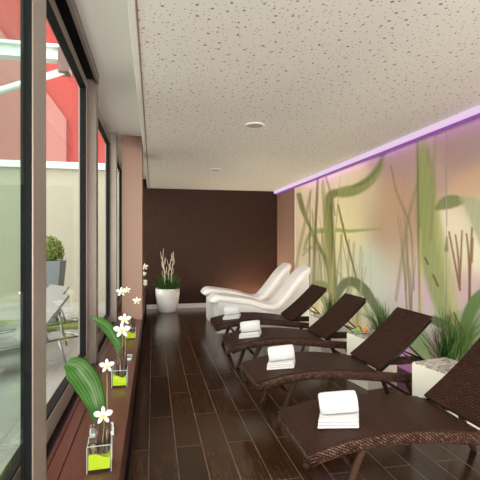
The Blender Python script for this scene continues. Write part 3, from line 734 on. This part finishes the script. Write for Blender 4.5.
# ------------------------------------------------------------------ vases on the ledge
def leaf_mesh(pts, widths, fold=0.25, side=None):
    bm = bmesh.new(); uvl = bm.loops.layers.uv.verify(); n = 5; P = bezier(pts, n)
    ws = [interp(i/(len(P)-1)*(len(pts)-1), range(len(pts)), widths) for i in range(len(P))]
    rows = []; m = 6; sv = Vector(side or (1, 0, 0)).normalized()
    for i, p in enumerate(P):
        tg = (P[min(i+1, len(P)-1)]-P[max(i-1, 0)]).normalized(); s = (sv-tg*sv.dot(tg)).normalized(); nn = tg.cross(s)
        row = []
        for j in range(m+1):
            q = (j/m*2-1); row.append(bm.verts.new(p+s*ws[i]/2*q+nn*abs(q)*ws[i]*fold+nn*0.003*math.sin(i*0.9+j)))
        rows.append(row)
    for i in range(len(P)-1):
        for j in range(m):
            f = bm.faces.new((rows[i][j], rows[i][j+1], rows[i+1][j+1], rows[i+1][j]))
            for lp, uv in zip(f.loops, ((i*.03, j/m), (i*.03, (j+1)/m), ((i+1)*.03, (j+1)/m), ((i+1)*.03, j/m))): lp[uvl].uv = uv
    return bm
def leaf_obj(t, pts, widths, side, fold=0.2):
    o = obj('leaf', leaf_mesh(pts, widths, fold, side), M_leaf, t, smooth=True)
    s = o.modifiers.new('solid', 'SOLIDIFY'); s.thickness = 0.0015
    return o
def flower(parent, c, r, face, rnd=random):
    """orchid bloom: five petals and a lip"""
    f = Vector(face).normalized(); u = f.cross(Vector((0, 0, 1))).normalized(); v_ = u.cross(f)
    bm = bmesh.new(); c = Vector(c)
    for k in range(5):
        a = PI/2+2*PI*k/5; L0 = r*(1 if k in (0, 2, 3) else 1.1); wd = r*(0.24 if k in (0, 2, 3) else 0.36)
        dr = u*math.cos(a)+v_*math.sin(a); sd = f.cross(dr); prev = None
        for s, w_ in ((0.05, 0.2), (0.3, 0.75), (0.6, 1.0), (0.85, 0.7), (1.0, 0.1)):
            p = c+dr*L0*s+f*(0.25*r*math.sin(s*2.4)-0.1*r*s); row = [bm.verts.new(p+sd*wd*w_*q+f*(-0.12*r*abs(q)*w_)) for q in (-1, 0, 1)]
            if prev:
                bm.faces.new((prev[0], prev[1], row[1], row[0])); bm.faces.new((prev[1], prev[2], row[2], row[1]))
            prev = row
    o = obj('bloom', bm, M_petal, parent, smooth=True); s = o.modifiers.new('solid', 'SOLIDIFY'); s.thickness = 0.0012
    bm = bmesh.new(); bmesh.ops.create_uvsphere(bm, u_segments=8, v_segments=6, radius=r*0.2, matrix=Matrix.Translation(c+f*r*0.2-v_*r*0.12)); obj('bloom_centre', bm, M_petal_c, parent, smooth=True)
def arrangement(label, loc, rz, leaf=None, stems=(), fill=0.075, logs=((-0.031, -0.02, 0.125), (-0.002, 0.006, 0.235), (0.032, 0.01, 0.22)), roots=True):
    t = thing('orchid_vase', label, 'vase', loc, rz, 'square glass vases along the window ledge')
    s = 0.055; th = 0.004; h = 0.125
    bm = bmesh.new(); box(bm, -s, s, -s, s, 0, 0.012)
    for x0, x1, y0, y1 in ((-s, -s+th, -s, s), (s-th, s, -s, s), (-s+th, s-th, -s, -s+th), (-s+th, s-th, s-th, s)): box(bm, x0, x1, y0, y1, 0.012, h)
    vs_ = obj('vase_glass', bm, M_vglass, t)
    bm = bmesh.new(); e = 0.0025
    for x0, x1, y0, y1 in ((-s, -s+e, -s, s), (s-e, s, -s, s), (-s, s, -s, -s+e), (-s, s, s-e, s)): box(bm, x0, x1, y0, y1, h, h+0.003)
    for sx in (-1, 1):
        for sy in (-1, 1): box(bm, sx*s-0.0015, sx*s+0.0015, sy*s-0.0015, sy*s+0.0015, 0, h)
    obj('vase_rim', bm, mat('glass_edge', (0.45, 0.55, 0.52), 0.1), vs_)
    bm = bmesh.new(); q = s-th-0.002; n = 6; vs = [[bm.verts.new((-q+2*q*i/n, -q+2*q*j/n, fill+0.010*math.sin(i*0.9+j*0.4)-0.006*(j/n))) for j in range(n+1)] for i in range(n+1)]
    for i in range(n):
        for j in range(n): bm.faces.new((vs[i][j], vs[i+1][j], vs[i+1][j+1], vs[i][j+1]))
    edge = [vs[i][0] for i in range(n+1)]+[vs[n][j] for j in range(1, n+1)]+[vs[i][n] for i in range(n-1, -1, -1)]+[vs[0][j] for j in range(n-1, 0, -1)]
    low = [bm.verts.new((v_.co.x, v_.co.y, 0.0125)) for v_ in edge]
    for i in range(len(edge)): bm.faces.new((edge[i], edge[(i+1) % len(edge)], low[(i+1) % len(edge)], low[i]))
    bm.faces.new(low)
    obj('lime_sand', bm, M_lime, t)
    for x, y, hh in logs:
        bm = bmesh.new(); k = 12
        lathe(bm, [(0, fill-0.02), (0.0185, fill-0.02), (0.0195, hh*0.5+0.02), (0.018, hh), (0, hh)], k, (x, y, 0))
        for v_ in bm.verts: v_.co.x += 0.002*math.sin(v_.co.z*90); v_.co.y += 0.002*math.cos(v_.co.z*70)
        obj('bark_log', bm, M_bark, t, smooth=False)
    for pts, blooms in stems:
        bm = bmesh.new(); P = bezier(pts, 5); tube(bm, P, [0.0032*(1-0.5*i/len(P)) for i in range(len(P))], 6); st = obj('flower_stem', bm, M_stem, t, smooth=True)
        for c, r, face in blooms: flower(st, c, r, face)
    if leaf:
        for pts, widths, side in leaf: leaf_obj(t, pts, widths, side)
    if roots:
        rr = random.Random(int(loc[1]*100)); bm = bmesh.new()
        for k in range(7):
            a = rr.uniform(0, 6.28); tube(bm, bezier([(0.0, 0, 0.17), (0.03*math.cos(a), 0.03*math.sin(a), 0.20), (0.05*math.cos(a), 0.05*math.sin(a), 0.185+0.03*rr.random())], 4), 0.003, 5)
        obj('dried_root', bm, M_root, t, smooth=True)
    return t
Z0 = LZ+0.001
arrangement('square glass vase nearest the viewer, lime sand, bark and one broad upright leaf', (-0.255, 2.165, Z0), 0.06,
    leaf=[([(-0.01, 0.02, 0.10), (0.0, 0.03, 0.18), (-0.02, 0.05, 0.28), (-0.06, 0.07, 0.38), (-0.115, 0.08, 0.46), (-0.16, 0.08, 0.50)], [0.012, 0.045, 0.09, 0.13, 0.13, 0.05], (1, 0.1, 0.35))],
    stems=[([(0.01, 0, 0.1), (0.02, -0.02, 0.2), (0.02, -0.03, 0.26)], [((0.018, -0.04, 0.265), 0.042, (0.1, -1, 0.35))]),
           ([(0.01, 0.03, 0.1), (0.03, 0.06, 0.25), (0.03, 0.08, 0.43)], [((0.03, 0.075, 0.47), 0.036, (0.2, -1, 0.1))])])
arrangement('second nearest square glass vase, with an arching dark leaf and tall bark', (-0.25, 3.37, Z0), 0.0,
    leaf=[([(0.0, 0.02, 0.10), (0.0, 0.03, 0.24), (-0.04, 0.04, 0.36), (-0.12, 0.04, 0.46), (-0.22, 0.03, 0.53)], [0.012, 0.05, 0.09, 0.085, 0.008], (0.6, 0.1, 0.6))],
    stems=[([(0.01, 0, 0.1), (0.02, -0.02, 0.27), (0.02, -0.03, 0.42)], [((0.02, -0.05, 0.43), 0.060, (0.1, -1, 0.5))]),
           ([(0.01, 0, 0.1), (0.04, -0.01, 0.27), (0.045, -0.03, 0.50)], [((0.04, -0.04, 0.51), 0.045, (0.1, -1, 0.2))])],
    logs=((-0.02, 0.008, 0.2), (0.015, -0.012, 0.30), (0.034, 0.015, 0.26)), roots=False)
arrangement('third square glass vase, with two tall white orchid blooms in front of the pillar', (-0.25, 4.98, Z0), 0.0,
    stems=[([(0.0, 0, 0.1), (-0.03, 0, 0.3), (-0.07, 0, 0.44), (-0.09, 0, 0.53)], [((-0.10, -0.02, 0.535), 0.055, (0.1, -1, 0.2)), ((-0.04, -0.03, 0.555), 0.04, (0.3, -1, 0.2))]),
           ([(0.0, 0, 0.1), (0.03, 0, 0.3), (0.055, 0, 0.36), (0.07, 0, 0.42)], [((0.07, -0.02, 0.43), 0.045, (0.1, -1, 0.2))])],
    logs=((-0.02, 0.008, 0.2), (0.015, -0.012, 0.24), (0.034, 0.015, 0.22)))
arrangement('farthest square glass vase, mostly hidden behind the pillar, blooms leaning out', (-0.24, 7.5, Z0), 0.0,
    stems=[([(0.0, 0, 0.1), (0.06, 0, 0.3), (0.09, 0, 0.50), (0.10, 0, 0.66)], [((0.10, -0.02, 0.67), 0.06, (0.3, -1, 0.2)), ((0.085, -0.02, 0.55), 0.045, (0.3, -1, 0.2)), ((0.11, -0.02, 0.42), 0.035, (0.3, -1, 0.2))]),
           ([(0.02, 0, 0.1), (0.07, 0.02, 0.25), (0.11, 0.02, 0.36)], [((0.11, 0, 0.37), 0.035, (0.3, -1, 0.2))])],
    logs=((-0.02, 0.008, 0.3), (0.02, -0.012, 0.34)), roots=False)
# small square glass dishes with pebbles
def dish(label, loc, rz):
    t = thing('pebble_dish', label, 'dish', loc, rz, 'small glass dishes on the ledge'); s = 0.066
    bm = bmesh.new(); box(bm, -s, s, -s, s, 0, 0.006)
    for x0, x1, y0, y1 in ((-s, -s+.008, -s, s), (s-.008, s, -s, s), (-s, s, -s, -s+.008), (-s, s, s-.008, s)): box(bm, x0, x1, y0, y1, 0.006, 0.022)
    obj('glass_tray', bm, mat('tray_glass', (0.62, 0.66, 0.64), 0.15), t, bevel=0.002)
    obj('pebble_bed', bx(-s+.008, s-.008, -s+.008, s-.008, 0.006, 0.016), M_pebble, t)
    return t
dd = dish('small square dish of grey pebbles just behind the nearest vase', (-0.290, 2.56, Z0), 0.12)
dup(dd, (-0.26, 4.12, Z0), -0.05, 'small square dish of grey pebbles behind the second nearest vase')

# ------------------------------------------------------------------ terrace outside
struct('terrace_paving', bx(-14, -0.75, -6, 14, -0.12, -0.02), M_pave)
struct('terrace_lawn', bx(-6, -0.9, 8.3, 9.3, -0.02, 0.03), M_bush)
struct('terrace_wall', bx(-9, 0.5, 12.0, 12.3, -0.02, 3.55), M_cream)
struct('terrace_coping', bx(-9, 0.5, 11.9, 12.35, 3.55, 3.72), M_steel)
bm = bmesh.new(); box(bm, -9, 0.5, 12.6, 12.9, 3.4, 10)
struct('red_facade', bm, M_red)
bm = bmesh.new(); extrude_xz(bm, [(-9, 3.75), (-2.35, 3.75), (-2.35, 5.0), (-4.0, 7.3), (-9, 9.5)], 12.4, 12.58)
struct('facade_panel', bm, M_red2)
t = thing('steel_canopy_beam', 'white steel beam with diagonal strut outside, in front of the red facade', 'beam', (-1.1, 6.0, 4.0))
bm = bmesh.new(); box(bm, -4, 0.0, -0.08, 0.08, 0.16, 0.20); box(bm, -4, 0.0, -0.08, 0.08, 0, 0.04); box(bm, -4, 0, -0.01, 0.01, 0.04, 0.16); obj('beam', bm, M_steel, t)
bm = bmesh.new(); tube(bm, [(-0.02, 0, -0.1), (-1.6, 0, -0.75)], 0.045, 10); obj('strut', bm, M_steel, t, smooth=True)
obj('bracket', bx(-0.12, 0.02, -0.1, 0.1, -0.16, 0.16), M_bracket, t, bevel=0.01)

def terrace_lounger(label, loc, rz):
    t = thing('terrace_lounger', label, 'sun lounger', loc, rz, 'grey loungers on the terrace')
    obj('seat', bx(0, 1.25, 0.03, 0.60, 0.36, 0.385), M_sling, t)
    bm = bmesh.new(); extrude_xz(bm, [(1.25, 0.37), (1.75, 0.92), (1.77, 0.90), (1.27, 0.35)], 0.03, 0.60); obj('backrest', bm, M_sling, t)
    bm = bmesh.new()
    for y in (0.015, 0.615): tube(bm, [(0, y, 0.36), (1.9, y, 0.36)], 0.015, 8)
    tube(bm, [(0, 0.015, 0.36), (0, 0.615, 0.36)], 0.015, 8); tube(bm, [(1.9, 0.015, 0.36), (1.9, 0.615, 0.36)], 0.015, 8)
    obj('frame', bm, M_alu, t, smooth=True)
    for x in (0.2, 1.6):
        for y in (0.015, 0.615):
            bm = bmesh.new(); tube(bm, [(x, y, 0.36), (x+0.12, y, 0)], 0.015, 8); obj('leg', bm, M_alu, t, smooth=True)
    for y in (0.06, 0.57):
        bm = bmesh.new(); tube(bm, [(1.6, y, 0.74), (1.72, y, 0.36)], 0.01, 8); obj('support_strut', bm, M_alu, t, smooth=True)
    return t
tl = terrace_lounger('grey terrace lounger outside the window, the nearer one', (-2.41, 4.77, -0.02), 0.70)
dup(tl, (-2.62, 5.9, -0.02), 0.70, 'grey terrace lounger outside, behind the nearer one')
t = thing('bistro_table', 'white round pedestal table outside on the terrace', 'table', (-2.0, 8.0, -0.02))
bm = bmesh.new(); lathe(bm, [(0, 0.73), (0.28, 0.73), (0.29, 0.745), (0.28, 0.76), (0, 0.76)], 32); obj('tabletop', bm, M_steel, t)
bm = bmesh.new(); lathe(bm, [(0, 0), (0.2, 0), (0.2, 0.02), (0.05, 0.06), (0.04, 0.4), (0.05, 0.7), (0.12, 0.73), (0, 0.73)], 24); obj('pedestal', bm, M_steel, t, smooth=True)
t = thing('potted_bush', 'round clipped bush in a tall grey tub outside on the terrace', 'potted plant', (-2.05, 9.0, 0.03))
bm = bmesh.new(); a = [bm.verts.new((x*0.2, y*0.2, 0)) for x, y in ((-1, -1), (1, -1), (1, 1), (-1, 1))]; b = [bm.verts.new((x*0.3, y*0.3, 1.2)) for x, y in ((-1, -1), (1, -1), (1, 1), (-1, 1))]
bm.faces.new(a); bm.faces.new(b)
for i in range(4): bm.faces.new((a[i], a[(i+1) % 4], b[(i+1) % 4], b[i]))
obj('tub', bm, M_tub, t, bevel=0.01)
bm = bmesh.new(); rr = random.Random(5)
for k in range(1500):
    z = rr.uniform(-0.5, 1); a = rr.uniform(0, 6.28); s = math.sqrt(max(0, 1-z*z)); p = Vector((s*math.cos(a), s*math.sin(a), z))*0.30*rr.uniform(0.8, 1.05)+Vector((0, 0, 1.38))
    d = Vector((rr.gauss(0, 1), rr.gauss(0, 1), rr.gauss(0, 1))).normalized(); e = d.orthogonal().normalized()
    bm.faces.new([bm.verts.new(p+d*0.028), bm.verts.new(p+e*0.014), bm.verts.new(p-d*0.028), bm.verts.new(p-e*0.014)])
bmesh.ops.create_icosphere(bm, subdivisions=2, radius=0.25, matrix=Matrix.Translation((0, 0, 1.38)))
g = obj('foliage', bm, M_bush, t); g['kind'] = 'stuff'
